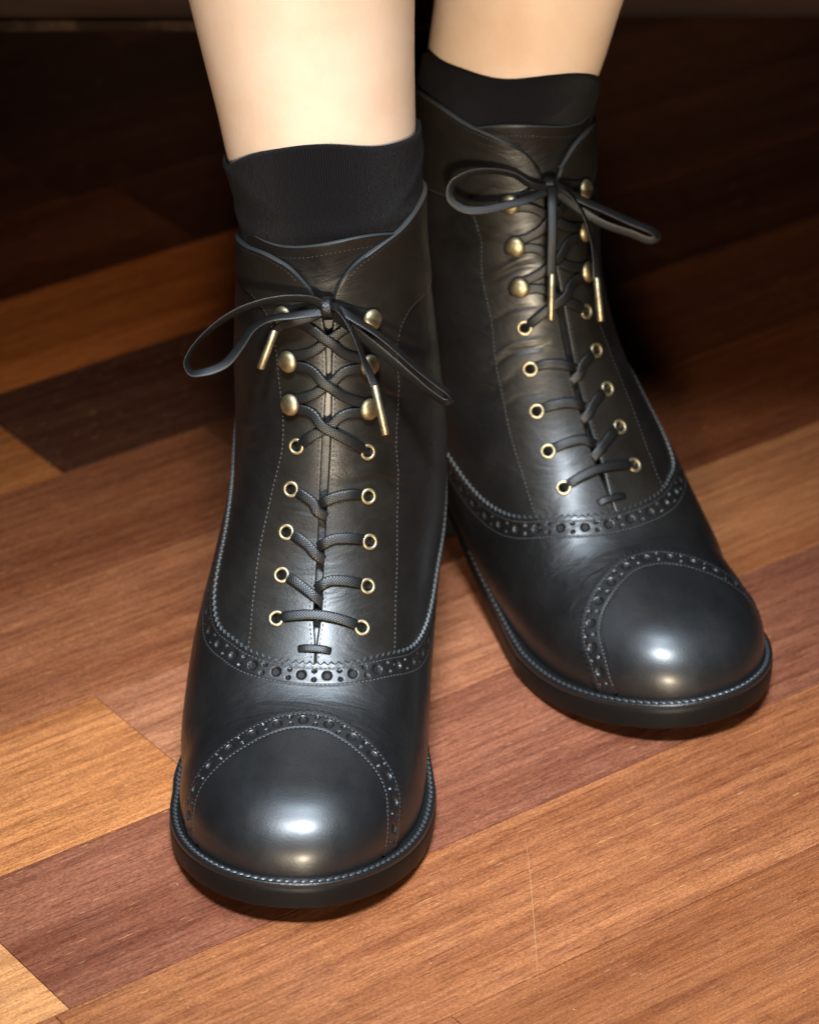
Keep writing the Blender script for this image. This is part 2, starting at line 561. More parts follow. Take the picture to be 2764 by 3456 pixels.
def O(u, t, d=0.0):
    u, t = np.asarray(u, float), np.asarray(t, float)
    n = SN(u, t)
    return SP(u, t) + n * (np.asarray(d, float) + crease(u, t))[..., None]


def curve_ut(pts, step=.05, tmul=8.0):
    """smooth (u,t) polyline resampled at equal 3-D distance"""
    p = np.array(pts, float)
    k = np.concatenate([[0], np.cumsum(np.hypot(np.diff(p[:, 0]), tmul * np.diff(p[:, 1])))])
    s = np.linspace(0, k[-1], 1500)
    q = np.stack([pchip(k, p[:, 0], s), pchip(k, p[:, 1], s)], -1)
    P = SP(q[:, 0], q[:, 1])
    L = np.concatenate([[0], np.cumsum(np.linalg.norm(np.diff(P, axis=0), axis=1))])
    n = max(8, int(L[-1] / step))
    ss = np.linspace(0, L[-1], n)
    return np.stack([np.interp(ss, L, q[:, 0]), np.interp(ss, L, q[:, 1])], -1), L[-1]


def inward(q, sign):
    """unit step in (u,t) per centimetre of surface, square to the curve"""
    u, t = q[:, 0], q[:, 1]
    e = 2e-3
    pu = (SP(u + .02, t) - SP(u - .02, t)) / .04
    pt = (SP(u, t + e) - SP(u, t - e)) / (2 * e)
    P = SP(u, t)
    T = np.gradient(P, axis=0)
    T /= np.linalg.norm(T, axis=1, keepdims=True)
    n = SN(u, t)
    Mv = np.cross(n, T) * sign
    a, b_, c = (pu * pu).sum(1), (pu * pt).sum(1), (pt * pt).sum(1)
    x, y = (pu * Mv).sum(1), (pt * Mv).sum(1)
    det = a * c - b_ * b_
    return np.stack([(c * x - b_ * y) / det, (a * y - b_ * x) / det], -1)


def fin(V):
    """mirror for the other foot and go to metres"""
    V = np.array(V, float)
    V[..., 0] *= CUR['mirror']
    return V * CM


FL = lambda: CUR['mirror'] < 0


def surf_grid(name, U, T, D, mats, parent, flip=False, edge_rows=0, edge_cols=()):
    V = fin(O(U, T, D)).reshape(-1, 3)
    R, C = U.shape
    f = grid_faces(R, C, flip=(flip != FL()))
    mi = None
    if edge_rows or edge_cols:
        mm = np.zeros((R - 1, C - 1), int)
        if edge_rows > 0:
            mm[:edge_rows] = 1
        elif edge_rows < 0:
            mm[edge_rows:] = 1
        for k in edge_cols:
            mm[:, k] = 1
        mi = mm.ravel()
    return link(name, raw_mesh(name, V, f, mats, mi), parent)


# --------------------------------------------------- boot pattern curves (u along the boot, t round it; t>0 is the inner side)
VAMP_EDGE = [(25.0, -.60), (22.5, -.53), (20.0, -.49), (18.1, -.475), (16.3, -.49), (14.8, -.475), (13.5, -.425), (12.4, -.335), (11.4, -.225), (10.85, -.11), (10.68, .02),
             (10.85, .13), (11.3, .235), (12.1, .36), (13.25, .50), (14.9, .62), (16.6, .685), (18.5, .69), (20.5, .665), (22.5, .655), (25.0, .67)]
CAP_EDGE = [(5.35, -1.05), (5.5, -1.0), (6.0, -.82), (6.72, -.63), (7.15, -.50), (7.68, -.345), (8.2, -.185), (8.47, -.07), (8.54, .02), (8.45, .13), (8.12, .26), (7.72, .39), (7.25, .515), (6.65, .64), (5.85, .775), (5.2, 1.0), (5.05, 1.05)]
CAP_EDGE = [(u_, t_ if abs(t_) > .88 else math.copysign(math.degrees(math.asin(math.sin(math.radians(abs(t_) * 101)) ** (1 / .84))) / 101, t_)) for u_, t_ in CAP_EDGE]
FAC_OUT = {-1: [(9.5, -.275), (11.6, -.265), (14.1, -.255), (16.4, -.235), (18.3, -.195), (20.0, -.150), (21.1, -.138), (23, -.145), (24.6, -.158), (25.5, -.185), (26.2, -.25), (26.7, -.34), (27.3, -.47), (28.5, -.62), (30, -.75)],
           1: [(9.5, .435), (11, .432), (13, .42), (16, .385), (18.5, .315), (21.3, .242), (23, .236), (24.7, .24), (25.5, .268), (26.2, .34), (26.6, .433), (27.1, .55), (28.5, .70), (30.5, .80)]}
FAC_IN = {-1: [(9.5, .020), (11.7, .021), (12.5, .012), (15, .010), (20, .011), (24, .016), (25.5, .004), (26.7, -.035), (27.5, -.07), (30, -.15)],
          1: [(9.5, .026), (11.7, .026), (12.5, .036), (15, .037), (20, .035), (24, .031), (25.5, .036), (26.7, .045), (27.5, .08), (30, .16)]}
TOP = [(-1, 28.7), (-.6, 28.3), (-.318, 28.15), (-.188, 27.98), (-.098, 27.48), (-.035, 26.68), (.0, 26.2), (.02, 26.1), (.045, 26.74), (.1, 27.67), (.183, 28.41), (.302, 29.09), (.40, 29.6), (.6, 29.9), (1, 28.7)]
CAPU = [(t_, u_) for u_, t_ in CAP_EDGE]
VU = [(t_, u_) for u_, t_ in VAMP_EDGE[6:15]]
ROW_U = [12.75, 14.6, 16.4, 18.2, 20.0, 21.8, 23.65, 25.55]
ROW_T = {-1: [-.140, -.128, -.118, -.105, -.083, -.085, -.088, -.105], 1: [.231, .243, .228, .190, .157, .131, .127, .140]}
D_VAMP, D_CAP, D_FAC = .115, .20, .075
BAND = .92


def holes_along(q, din, n_pitch=1.08):
    """big punched hole then a pair of small ones, at a distance din(cm) inside the edge"""
    qq = q['B'] + q['dir'] * din
    P = SP(qq[:, 0], qq[:, 1])
    L = np.concatenate([[0], np.cumsum(np.linalg.norm(np.diff(P, axis=0), axis=1))])
    out = []
    n = int(L[-1] / n_pitch)
    off = (L[-1] - n * n_pitch) / 2
    for i in range(n + 1):
        s = off + i * n_pitch
        k = np.searchsorted(L, s)
        if 3 < k < len(L) - 3:
            out.append((P[k], .185, .108))
        s += n_pitch / 2
        k = np.searchsorted(L, s)
        if 3 < k < len(L) - 3:
            for dd in (-.19, .19):
                c = q['B'][k] + q['dir'][k] * (din + dd)
                out.append((SP(c[0], c[1]), .08, .10))
    return out


def punched(Pb, holes):
    """depth field of the punched holes over base points Pb (R,C,3)"""
    d = np.zeros(Pb.shape[:2])
    for c, r, dep in holes:
        lo = np.abs(Pb - c).max(-1) < r * 2
        if not lo.any():
            continue
        rr = np.linalg.norm(Pb[lo] - c, axis=-1) / r
        d[lo] = np.minimum(d[lo], -dep * np.clip((1.12 - rr) / .3, 0, 1))
    return d


def edged_panel(name, edge, target, delta, mat, parent, holes=True, sign=1, nfar=26, tooth=.16, pitch=.30):
    B, L = curve_ut(edge, step=.036)
    dr = inward(B, sign)
    q = {'B': B, 'dir': dr}
    s = np.linspace(0, L, len(B))
    saw = np.abs(((s / pitch) % 1) * 2 - 1) * tooth
    dists = np.concatenate([[0, 0, .03], np.arange(.07, 1.12, .036)])
    rows = []
    offs = []
    lap = .0
    for i, d in enumerate(dists):
        k = np.clip(1 - d / .18, 0, 1) * -saw
        rows.append(B + dr * (d + k)[:, None])
        offs.append(np.full(len(B), (-.06 if i == 0 else delta - .035 if i == 1 else delta)))
    far = target(B)
    base = rows[-1]
    for g in np.linspace(0, 1, nfar + 1)[1:]:
        rows.append(base + (far - base) * g)
        offs.append(np.full(len(B), delta))
    Q = np.array(rows)
    D = np.array(offs)
    # shallow seam grooves under the stitch rows
    dist_arr = np.concatenate([dists, np.full(nfar, 9.)])
    D += (-.018 * np.exp(-((dist_arr - BAND) / .05) ** 2) - .012 * np.exp(-((dist_arr - .17) / .045) ** 2))[:, None]
    U, T = Q[..., 0], np.clip(Q[..., 1], -1.06, 1.06)
    U = np.clip(U, .001, None)
    hl = holes_along(q, .50) if holes else []
    if hl:
        HD = punched(SP(U, T), hl)
        D = D + HD
    if name == 'vamp':     # the vamp is skived thin where the cap covers it
        D = D - .13 * np.clip((lin(CAPU, T) - .2 - U) / .15, 0, 1)
    o = surf_grid(name, U, T, D, [mat, M_EDGE, M_HOLE], parent, flip=(sign < 0), edge_rows=2)
    if hl:                 # the floor of each punched hole is the black backing
        low = (HD[:-1, :-1] + HD[1:, :-1] + HD[:-1, 1:] + HD[1:, 1:]) / 4 < -.065
        mi = np.zeros(low.shape, np.int32)
        mi[:2] = 1
        mi[low] = 2
        if len(o.data.polygons) == mi.size:
            o.data.polygons.foreach_set('material_index', mi.ravel())
    return o, q


def stitches(name, Q, parent, delta, mat, pitch=.235, ln=.15, wd=.042, ht=.034):
    """row of small thread bumps along a (u,t) polyline"""
    P = O(Q[:, 0], Q[:, 1], delta)
    N = SN(Q[:, 0], Q[:, 1])
    return thread_row(name, P, N, parent, mat, pitch, ln, wd, ht)


def thread_row(name, P, N, parent, mat, pitch, ln, wd, ht, slant=0.0):
    L = np.concatenate([[0], np.cumsum(np.linalg.norm(np.diff(P, axis=0), axis=1))])
    n = int(L[-1] / pitch)
    if n < 1:
        return None
    s = (np.arange(n) + .5) * pitch
    C = np.stack([np.interp(s, L, P[:, k]) for k in range(3)], -1)
    Nn = np.stack([np.interp(s, L, N[:, k]) for k in range(3)], -1)
    T = np.stack([np.interp(s + .05, L, P[:, k]) - np.interp(s - .05, L, P[:, k]) for k in range(3)], -1)
    T /= np.linalg.norm(T, axis=1, keepdims=True) + 1e-9
    Nn -= T * (Nn * T).sum(1, keepdims=True)
    Nn /= np.linalg.norm(Nn, axis=1, keepdims=True) + 1e-9
    S = np.cross(Nn, T)
    if slant:
        T2 = T * math.cos(slant) + S * math.sin(slant)
        S = S * math.cos(slant) - T * math.sin(slant)
        T = T2
    prof = [(-.5, .25), (-.36, .8), (0, 1.0), (.36, .8), (.5, .25)]
    ang = np.linspace(0, math.pi, 4)
    tmpl = np.array([[a * ln, math.cos(g) * r * wd, math.sin(g) * r * ht - .01] for a, r in prof for g in ang])
    V = (C[:, None] + tmpl[None, :, 0:1] * T[:, None] + tmpl[None, :, 1:2] * S[:, None] + tmpl[None, :, 2:3] * Nn[:, None])
    f1 = grid_faces(len(prof), len(ang), flip=not FL())
    F = (f1[None] + (np.arange(n) * len(tmpl))[:, None, None]).reshape(-1, 4)
    return link(name, raw_mesh(name, fin(V.reshape(-1, 3)), F, [mat]), parent, 'stuff')


def smooth_path(pts, n):
    p = np.array(pts, float)
    k = np.concatenate([[0], np.cumsum(np.linalg.norm(np.diff(p, axis=0), axis=1) ** .7)])
    s = np.linspace(0, k[-1], n)
    return np.stack([pchip(k, p[:, j], s) for j in range(p.shape[1])], -1)


def ribbon(P, Wd, w, th, ns=10):
    """flat lace: P path, Wd width direction; returns verts, faces, uv"""
    T = np.gradient(P, axis=0)
    T /= np.linalg.norm(T, axis=1, keepdims=True) + 1e-9
    Wd = Wd - T * (Wd * T).sum(1, keepdims=True)
    Wd /= np.linalg.norm(Wd, axis=1, keepdims=True) + 1e-9
    Nn = np.cross(T, Wd)
    a = np.linspace(0, 2 * math.pi, ns, endpoint=False) + .001
    ca, sa = np.cos(a), np.sin(a)
    x = np.sign(ca) * np.abs(ca) ** .55 * w / 2
    y = np.sign(sa) * np.abs(sa) ** .8 * th / 2
    V = P[:, None] + x[None, :, None] * Wd[:, None] + y[None, :, None] * Nn[:, None]
    L = np.concatenate([[0], np.cumsum(np.linalg.norm(np.diff(P, axis=0), axis=1))])
    uv = np.stack([np.repeat(L[:, None], ns, 1), np.repeat((x / w * 1.0)[None], len(P), 0)], -1)
    f = grid_faces(len(P), ns, wrap=True)
    n0 = len(P) * ns
    return V.reshape(-1, 3), f, uv.reshape(-1, 2)


class Merge:
    def __init__(s):
        s.V, s.F, s.UV, s.n = [], [], [], 0

    def add(s, V, F, uv):
        s.V.append(V)
        s.F.append(F + s.n)
        s.UV.append(uv)
        s.n += len(V)

    def link(s, name, mats, parent, flip=False, metres=False):
        V = np.concatenate(s.V)
        F = np.concatenate(s.F)
        if flip:
            F = F[:, ::-1]
        return link(name, raw_mesh(name, V if metres else fin(V), F, mats, None, np.concatenate(s.UV)), parent)


def lathe_mesh(name, prof, mats, ns=24):
    """prof: list of (r, z) in cm"""
    a = np.linspace(0, 2 * math.pi, ns, endpoint=False)
    pr = np.array(prof, float)
    V = np.stack([pr[:, 0:1] * np.cos(a), pr[:, 0:1] * np.sin(a), np.repeat(pr[:, 1:2], ns, 1)], -1).reshape(-1, 3) * CM
    return raw_mesh(name, V, grid_faces(len(pr), ns, wrap=True), mats)


g = np.linspace(0, 2 * math.pi, 13)
EYELET = lathe_mesh('eyelet', [(.285 + .075 * math.cos(x), .02 + .065 * math.sin(x)) for x in g[::-1]][:-1] + [(.36, .02)] + [(.215, .02), (.20, -.12)][:0], [M_BRASS], 28)
# lace hook: base ring with stem, and a domed cap leaning outward
HOOKBASE = lathe_mesh('lace_hook', [(.001, .0), (.22, .0), (.25, .02), (.24, .05), (.13, .07), (.11, .12), (.11, .30)][::-1], [M_BRASS], 20)
dome = [(.10, .22), (.30, .23), (.43, .245), (.465, .28), (.46, .33), (.41, .41), (.31, .48), (.16, .515), (.001, .525)]
HOOKCAP = lathe_mesh('cap', dome[::-1], [M_BRASS], 28)
AGLET_PROF = [(.001, 0), (.145, .0), (.16, .02), (.16, 2.0), (.145, 2.03), (.001, 2.03)]
AGLET = lathe_mesh('aglet', AGLET_PROF[::-1], [M_BRASS], 14)


def place_on(o, u, t, d):
    """put an object with its z along the surface normal (boot-local)"""
    P = O(np.array([u]), np.array([t]), np.array([d]))[0]
    N = SN(np.array([u]), np.array([t]))[0]
    A = SP(np.array([u + .05]), np.array([t]))[0] - SP(np.array([u - .05]), np.array([t]))[0]
    m = CUR['mirror']
    P, N, A = [Vector((v[0] * m, v[1], v[2])) for v in (P, N, A)]
    N.normalize()
    A = (A - N * A.dot(N)).normalized()
    X = A.cross(N)
    M4 = Matrix((X, A, N)).transposed().to_4x4()
    M4.translation = P * CM
    o.matrix_local = M4
    return o


# ------------------------------------------------------------------ one boot


def make_boot(label, mirror, loc, rotz, creases, bow, sockz, knot_d):
    CUR['mirror'] = mirror
    CUR['creases'] = CREASES[creases]
    root = thing('ankle_boot', label, 'boot', loc, rotz, 'pair of black lace-up ankle boots')
    R_inv = Matrix.Rotation(-rotz, 3, 'Z')

    # ---- quarters (shaft sides), one per side
    for sd in (-1, 1):
        c = np.linspace(0, 1, 130)[None]
        u0 = np.full(130, 6.5)
        u1 = np.full(130, 28.5)
        cc = c[0]
        for _ in range(40):
            to = lin(FAC_OUT[sd], u1) - sd * .035
            tt = to + (sd * 1.0 - to) * cc
            u1 = u1 * .5 + .5 * lin(TOP, tt)
        r = np.concatenate([np.linspace(0, 1, 260), [1, 1]])[:, None]
        U = u0[None] + (u1 - u0)[None] * r
        to = lin(FAC_OUT[sd], U) - sd * .035
        T = to + (sd - to) * c
        D = np.zeros_like(U)
        D[-2] -= .03
        U[-3] -= .03
        D[-1] -= .22
        surf_grid('quarter', U, T, D, [M_QUARTER, M_EDGE], root, flip=(sd < 0), edge_rows=-2)

    # ---- facings with punched lace holes
    for sd in (-1, 1):
        nc = 62
        c = np.concatenate([[0, 0], np.linspace(.012, .985, nc - 4), [1, 1]])
        u1 = np.full(nc, 27.5)
        for _ in range(60):
            ti, to = lin(FAC_IN[sd], u1), lin(FAC_OUT[sd], u1)
            tt = ti + (to - ti) * c
            u1 = u1 * .6 + .4 * np.maximum(lin(TOP, tt), 25.8)
        r = np.concatenate([np.linspace(0, 1, 430), [1, 1]])[:, None]
        u0 = lin(VU, lin(FAC_IN[sd], 11.) + (lin(FAC_OUT[sd], 11.) - lin(FAC_IN[sd], 11.)) * c) - .28
        U = u0[None] + (u1 - u0)[None] * r
        ti, to = lin(FAC_IN[sd], U), lin(FAC_OUT[sd], U)
        T = ti + (to - ti) * c[None]
        D = np.full_like(U, D_FAC)
        hl = [(SP(ROW_U[i], ROW_T[sd][i]), .225, .27) for i in range(5)]
        D += punched(SP(U, T), hl)
        D[:, 0] -= .16
        D[:, 1] -= .03
        D[:, -2] -= .03
        D[:, -1] -= .13
        U[-3] -= .03
        D[-2] -= .03
        D[-1] -= .24
        surf_grid('facing', U, T, D, [M_FACING, M_EDGE], root, flip=(sd < 0), edge_rows=-2, edge_cols=(0, -1, -2))
        # seams on the facing: outer double row and slit row
        uo = np.linspace(10.5, 26.6 if sd > 0 else 26.3, 500)
        for dd, nm in ((.10, M_THREAD),):
            q = np.stack([uo, lin(FAC_OUT[sd], uo)], -1)
            q = q + inward(q, sd) * dd
            stitches('stitching', q, root, D_FAC, nm, .2, .14, .038, .028)
        ui = np.linspace(10.9, 26.2, 450)
        q = np.stack([ui, lin(FAC_IN[sd], ui)], -1)
        q = q + inward(q, -sd) * .16
        stitches('stitching', q, root, D_FAC, M_DARKTHREAD, .2, .14, .035, .022)
        # seam just under the flared top edge
        tt = np.linspace(*((.07, .62) if sd > 0 else (-.07, -.55)), 240)
        q = np.stack([lin(TOP, tt) - .02, tt], -1)
        q = q + inward(q, -sd) * .17
        stitches('stitching', q, root, D_FAC, M_DARKTHREAD, .2, .14, .035, .022)

    # ---- tongue
    t = np.concatenate([[-.34, -.34], np.linspace(-.335, .40, 110), [.405, .405]])
    top = 28.72 + .22 * np.sin((t - .02) * 11) + np.clip((t - .05) * .5, -.1, .3)
    r = np.concatenate([np.linspace(0, 1, 120), [1, 1]])[:, None]
    U = 11.0 + (top[None] - 11.0) * r
    T = np.repeat(t[None], len(r), 0)
    D = -.36 - .16 * np.clip((26.6 - U) / 1.2, 0, 1) + .33 * np.clip((U - 27.0) / 1.9, 0, 1) ** 1.3
    D[-2] -= .02
    D[-1] -= .18
    U[-3] -= .03
    surf_grid('tongue', U, T, D, [M_QUARTER, M_EDGE], root, edge_rows=-2)
    tt = np.linspace(-.32, .38, 200)
    uu = 28.72 + .22 * np.sin((tt - .02) * 11) + np.clip((tt - .05) * .5, -.1, .3) - .52
    stitches('stitching', np.stack([uu, tt], -1), root, -.36 + .33 * np.clip((uu - 27.0) / 1.9, 0, 1) ** 1.3, M_THREAD, .2, .12, .03, .02)

    # ---- vamp (golosh) with gimped, punched edge
    def to_feather(B):
        s = np.linspace(-1, 1, len(B))
        uu = np.interp(np.abs(s), [0, .12, .5, .8, 1], [0, 0, 9.0, 17.0, 21.6])
        return np.stack([uu, 1.05 * np.sign(s) * np.clip(np.abs(s) / .12, 0, 1)], -1)
    vp, qv = edged_panel('vamp', VAMP_EDGE, to_feather, D_VAMP, M_VAMP, root, sign=-1, nfar=60)
    for dd, pt in ((.17, M_THREAD), (BAND, M_THREAD)):
        stitches('stitching', qv['B'] + qv['dir'] * dd, root, D_VAMP - .008, pt, .18, .135, .036, .026)

    # ---- toe cap
    def to_tip(B):
        s = np.linspace(-1, 1, len(B))
        uu = np.interp(np.abs(s), [0, .3, 1], [0, 0, 4.6])
        return np.stack([uu, 1.05 * np.sign(s) * np.clip(np.abs(s) / .3, 0, 1)], -1)
    cp, qc = edged_panel('toe_cap', CAP_EDGE, to_tip, D_CAP, M_CAP, root, sign=-1, nfar=60)
    for dd in (.17, BAND):
        stitches('stitching', (qc['B'] + qc['dir'] * dd)[10:-10], root, D_CAP - .008, M_THREAD, .18, .135, .036, .026)

    # ---- sole, welt, heel
    us = np.linspace(22.2, .02, 500)
    lat = SP(us, -1)
    med = SP(us[::-1], 1)
    loop = np.concatenate([lat[:, :2], med[:, :2]])
    L = np.concatenate([[0], np.cumsum(np.linalg.norm(np.diff(loop, axis=0), axis=1))])
    NL = 420
    s = np.linspace(0, L[-1], NL, endpoint=False)
    for k in range(6):
        loop = np.concatenate([loop[:1], (loop[:-2] + 2 * loop[1:-1] + loop[2:]) / 4, loop[-1:]])
    lp = np.stack([np.interp(s, L, loop[:, 0]), np.interp(s, L, loop[:, 1])], -1)
    tg = np.roll(lp, -1, 0) - np.roll(lp, 1, 0)
    for k in range(8):
        tg = (np.roll(tg, 1, 0) + 2 * tg + np.roll(tg, -1, 0)) / 4
    tg /= np.linalg.norm(tg, axis=1, keepdims=True)
    nr = np.stack([-tg[:, 1], tg[:, 0]], -1)
    if (nr * (lp - lp.mean(0))).sum() < 0:
        nr = -nr
    # slightly more room at the ball, trimmed at the waist
    yy = lp[:, 1]
    zt = zst(np.clip(yy, 0, 28))
    wide = np.interp(yy, [0, 5, 8.5, 10.5, 13, 16, 22, 28], [1.0, 1.08, 1.05, .75, .35, .2, .3, .3])

    def rows(prof, top):
        Vr = []
        for o, dz in prof:
            e = lp + nr * (o * wide if o > 0 else np.full(NL, o))[:, None]
            Vr.append(np.concatenate([e, (top + dz)[:, None]], 1))
        return np.array(Vr)
    ex = .30     # the panels stand proud of the feather line
    wv = rows([(-.4, .03), (ex + .20, .02), (ex + .27, .012), (ex + .305, -.012), (ex + .315, -.05), (ex + .315, -.20), (ex + .30, -.225), (-.4, -.225)], zt)
    f = grid_faces(len(wv), NL, wrap=True, flip=FL())
    link('welt', raw_mesh('welt', fin(wv.reshape(-1, 3)), f, [M_WELT]), root)
    tail = np.interp(yy, [12, 17, 20], [1.0, .55, .6])
    sv = rows([(-.4, -.23), (ex + .295, -.23), (ex + .318, -.25), (ex + .335, -.45), (ex + .33, -.75), (ex + .31, -1.05), (ex + .28, -1.19), (ex + .20, -1.28), (ex - .1, -1.33), (-1.2, -1.35)], zt)
    sv[:, :, 2] = zt + (sv[:, :, 2] - zt) * tail
    cx = np.array([[0.0, y_, 0] for y_ in lp[:, 1]])
    cen = sv[-1].copy()
    cen[:, 0] = 0
    sv = np.concatenate([sv, cen[None]])
    f = grid_faces(len(sv), NL, wrap=True, flip=FL())
    link('outsole', raw_mesh('outsole', fin(sv.reshape(-1, 3)), f, [M_SOLE]), root)
    # welt seam: ridged thread, from waist round the toe to the other waist
    m = (yy < 15.5)
    idx = np.where(m)[0]
    e = lp + nr * ((ex + .10) * wide)[:, None]
    P = np.concatenate([e, (zt + .035)[:, None]], 1)[idx]
    N = np.tile([0, 0, 1.0], (len(P), 1))
    thread_row('welt_stitching', P, N, root, M_WELTTHREAD, .34, .33, .085, .052, slant=.34)
    # heel stack
    hm = np.where(yy > 20.8)[0]
    order = hm[np.argsort([np.arctan2(*(lp[i] - [0, 24])[::-1]) for i in hm])]
    hp = lp[order] + nr[order] * .1
    hp = np.concatenate([hp, np.linspace(hp[-1], hp[0], 12)[1:-1]])
    zc = zst(hp[:, 1]) - .6
    hv = []
    for g_, sc in ((0, 1.0), (.3, .97), (.85, .93), (.97, .93), (1, .92)):
        ctr = np.array([0, 24.0])
        pp = ctr + (hp - ctr) * sc
        hv.append(np.concatenate([pp, (zc * (1 - g_))[:, None]], 1))
    pp = np.tile([0, 24.0, 0.0], (len(hp), 1))
    hv.append(pp)
    hv = np.array(hv)
    f = grid_faces(len(hv), len(hp), wrap=True, flip=FL())
    link('heel', raw_mesh('heel', fin(hv.reshape(-1, 3)), f, [M_SOLE]), root)

    # ---- eyelets and hooks
    for sd in (-1, 1):
        for i in range(8):
            if i < 5:
                place_on(link('eyelet', EYELET, root), ROW_U[i], ROW_T[sd][i], D_FAC + .01)
            else:
                h = place_on(link('lace_hook', HOOKBASE, root), ROW_U[i], ROW_T[sd][i], D_FAC + .01)
                cap = link('cap', HOOKCAP, h)
                cap.rotation_euler = (0, -sd * mirror * RAD(-9), 0)

    # ---- lacing
    lw, lt = .44, .08
    mg = Merge()

    def strand(pts, n=60, lw=lw):
        p = smooth_path(pts, n)
        P = O(p[:, 0], p[:, 1], p[:, 2])
        N = SN(p[:, 0], p[:, 1])
        T = np.gradient(P, axis=0)
        mg.add(*ribbon(P, np.cross(N, T), lw, lt))
    rt = ROW_T
    h0 = D_FAC + .13
    # bottom bar, straight across
    a, b2 = (ROW_U[0], rt[-1][0]), (ROW_U[0], rt[1][0])
    strand([(a[0], a[1] - .012, D_FAC - .25), (a[0], a[1] + .010, D_FAC - .02), (a[0] + .02, a[1] + .05, h0), (a[0] + .06, .03, h0 + .03), (b2[0] + .02, b2[1] - .06, h0), (b2[0], b2[1] - .010, D_FAC - .02), (b2[0], b2[1] + .012, D_FAC - .25)])
    for i in range(1, 4):
        u, tl, tr = ROW_U[i], rt[-1][i], rt[1][i]
        k = .02 * math.sin(i * 2.1)
        strand([(u, tl - .014, D_FAC - .25), (u - .02, tl + .008, D_FAC - .02), (u - .26, tl + .045, h0 - .02), (u - .58, tl + .085, h0 - .01), (u - .98 + k, .004, h0 - .03), (u - 1.18 + k, .036, D_FAC - .02), (u - 1.42, .060, -.16)])
        strand([(u, tr + .014, D_FAC - .25), (u - .0, tr - .010, D_FAC - .02), (u - .06, tr - .055, h0 - .02), (u - .24 + k, .085, h0), (u - .50 + k, .036, h0 - .02), (u - .74, .004, -.02), (u - 1.0, -.03, -.18)])

    def hook_turn(i, sd):
        """lace round the stem of a hook: enters from below, leaves above"""
        u, t_ = ROW_U[i], rt[sd][i]
        return [(u - .24, t_ - sd * .030, .24), (u - .15, t_ + sd * .012, .22), (u + .02, t_ + sd * .022, .22), (u + .17, t_ + sd * .010, .22), (u + .25, t_ - sd * .032, .24)]
    hi, lo = .40, .22
    u5 = ROW_U[4]
    mid = .022
    # strand a: inner eyelet, over to the outer hook, and on
    strand([(u5, rt[1][4] + .014, D_FAC - .25), (u5 + .02, rt[1][4] - .008, D_FAC), (u5 + .2, rt[1][4] - .04, .26), (u5 + .75, mid, hi)] + hook_turn(5, -1) +
           [(22.6, mid, lo)] + hook_turn(6, 1) + [(24.55, mid, hi)] + hook_turn(7, -1) + [(25.95, -.03, .42), (26.05, .005, .55)], 220)
    strand([(u5, rt[-1][4] - .014, D_FAC - .25), (u5 + .03, rt[-1][4] + .010, D_FAC), (u5 + .28, rt[-1][4] + .04, .22), (u5 + .75, mid, lo)] + hook_turn(5, 1) +
           [(22.6, mid, hi)] + hook_turn(6, -1) + [(24.55, mid, lo)] + hook_turn(7, 1) + [(25.95, .07, .42), (26.05, .035, .55)], 220)
    # bar tack at the foot of the slit
    strand([(11.33, -.042, D_FAC - .18), (11.335, -.030, D_FAC + .04), (11.35, .0, D_FAC + .10), (11.35, .05, D_FAC + .10), (11.335, .080, D_FAC + .04), (11.33, .092, D_FAC - .18)], 30, .34)
    lace = mg.link('lace', [M_LACE], root, flip=FL())

    # ---- bow: laid out in boot-facing axes, then turned back into boot space
    K = O(np.array([26.05]), np.array([.022]), np.array([knot_d]))[0]
    K[0] *= mirror
    AX = [np.array(R_inv @ Vector(v)) for v in ((1, 0, 0), (0, .5, .866), (0, -.866, .5))]

    def bp(pts):
        p = np.array(pts, float)
        return K + p[:, 0:1] * AX[0] + p[:, 1:2] * AX[1] + p[:, 2:3] * AX[2]
    mg = Merge()
    for kind, pts, wd, turn in bow['ribbons']:
        path = smooth_path(bp(pts), 110)
        T = np.gradient(path, axis=0)
        T /= np.linalg.norm(T, axis=1, keepdims=True)
        side = np.cross(T, AX[2])
        g_ = np.linspace(0, 1, len(path))
        ang = np.interp(g_, np.linspace(0, 1, len(turn)), np.radians(turn))[:, None]
        mg.add(*ribbon(path, side * np.cos(ang) + AX[2] * np.sin(ang), wd * .9, .09))
    # the knot: a short wrap standing over the crossing
    kn = smooth_path(bp([(-.02, .40, -.25), (-.10, .32, .12), (-.08, 0, .30), (-.02, -.30, .16), (.04, -.42, -.2)]), 40)
    mg.add(*ribbon(kn, np.tile(AX[0], (40, 1)), .50, .17))
    kn = smooth_path(bp([(-.55, .10, -.12), (-.30, .12, .10), (0, .02, .20), (.32, -.10, .10), (.60, -.18, -.12)]), 40)
    mg.add(*ribbon(kn, np.tile(AX[1], (40, 1)), .42, .2))
    bo = mg.link('bow', [M_LACE], root, metres=True)
    # scale bow verts to metres
    bo.data.transform(Matrix.Scale(CM, 4))
    for a_, b_ in bow['aglets']:
        A, B_ = bp([a_])[0], bp([b_])[0]
        o = link('aglet', AGLET, bo)
        d = Vector(B_ - A)
        o.matrix_local = Matrix.Translation(Vector(A) * CM) @ d.to_track_quat('Z', 'Y').to_matrix().to_4x4() @ Matrix.Scale(d.length / 2.03, 4, (0, 0, 1))
    return root


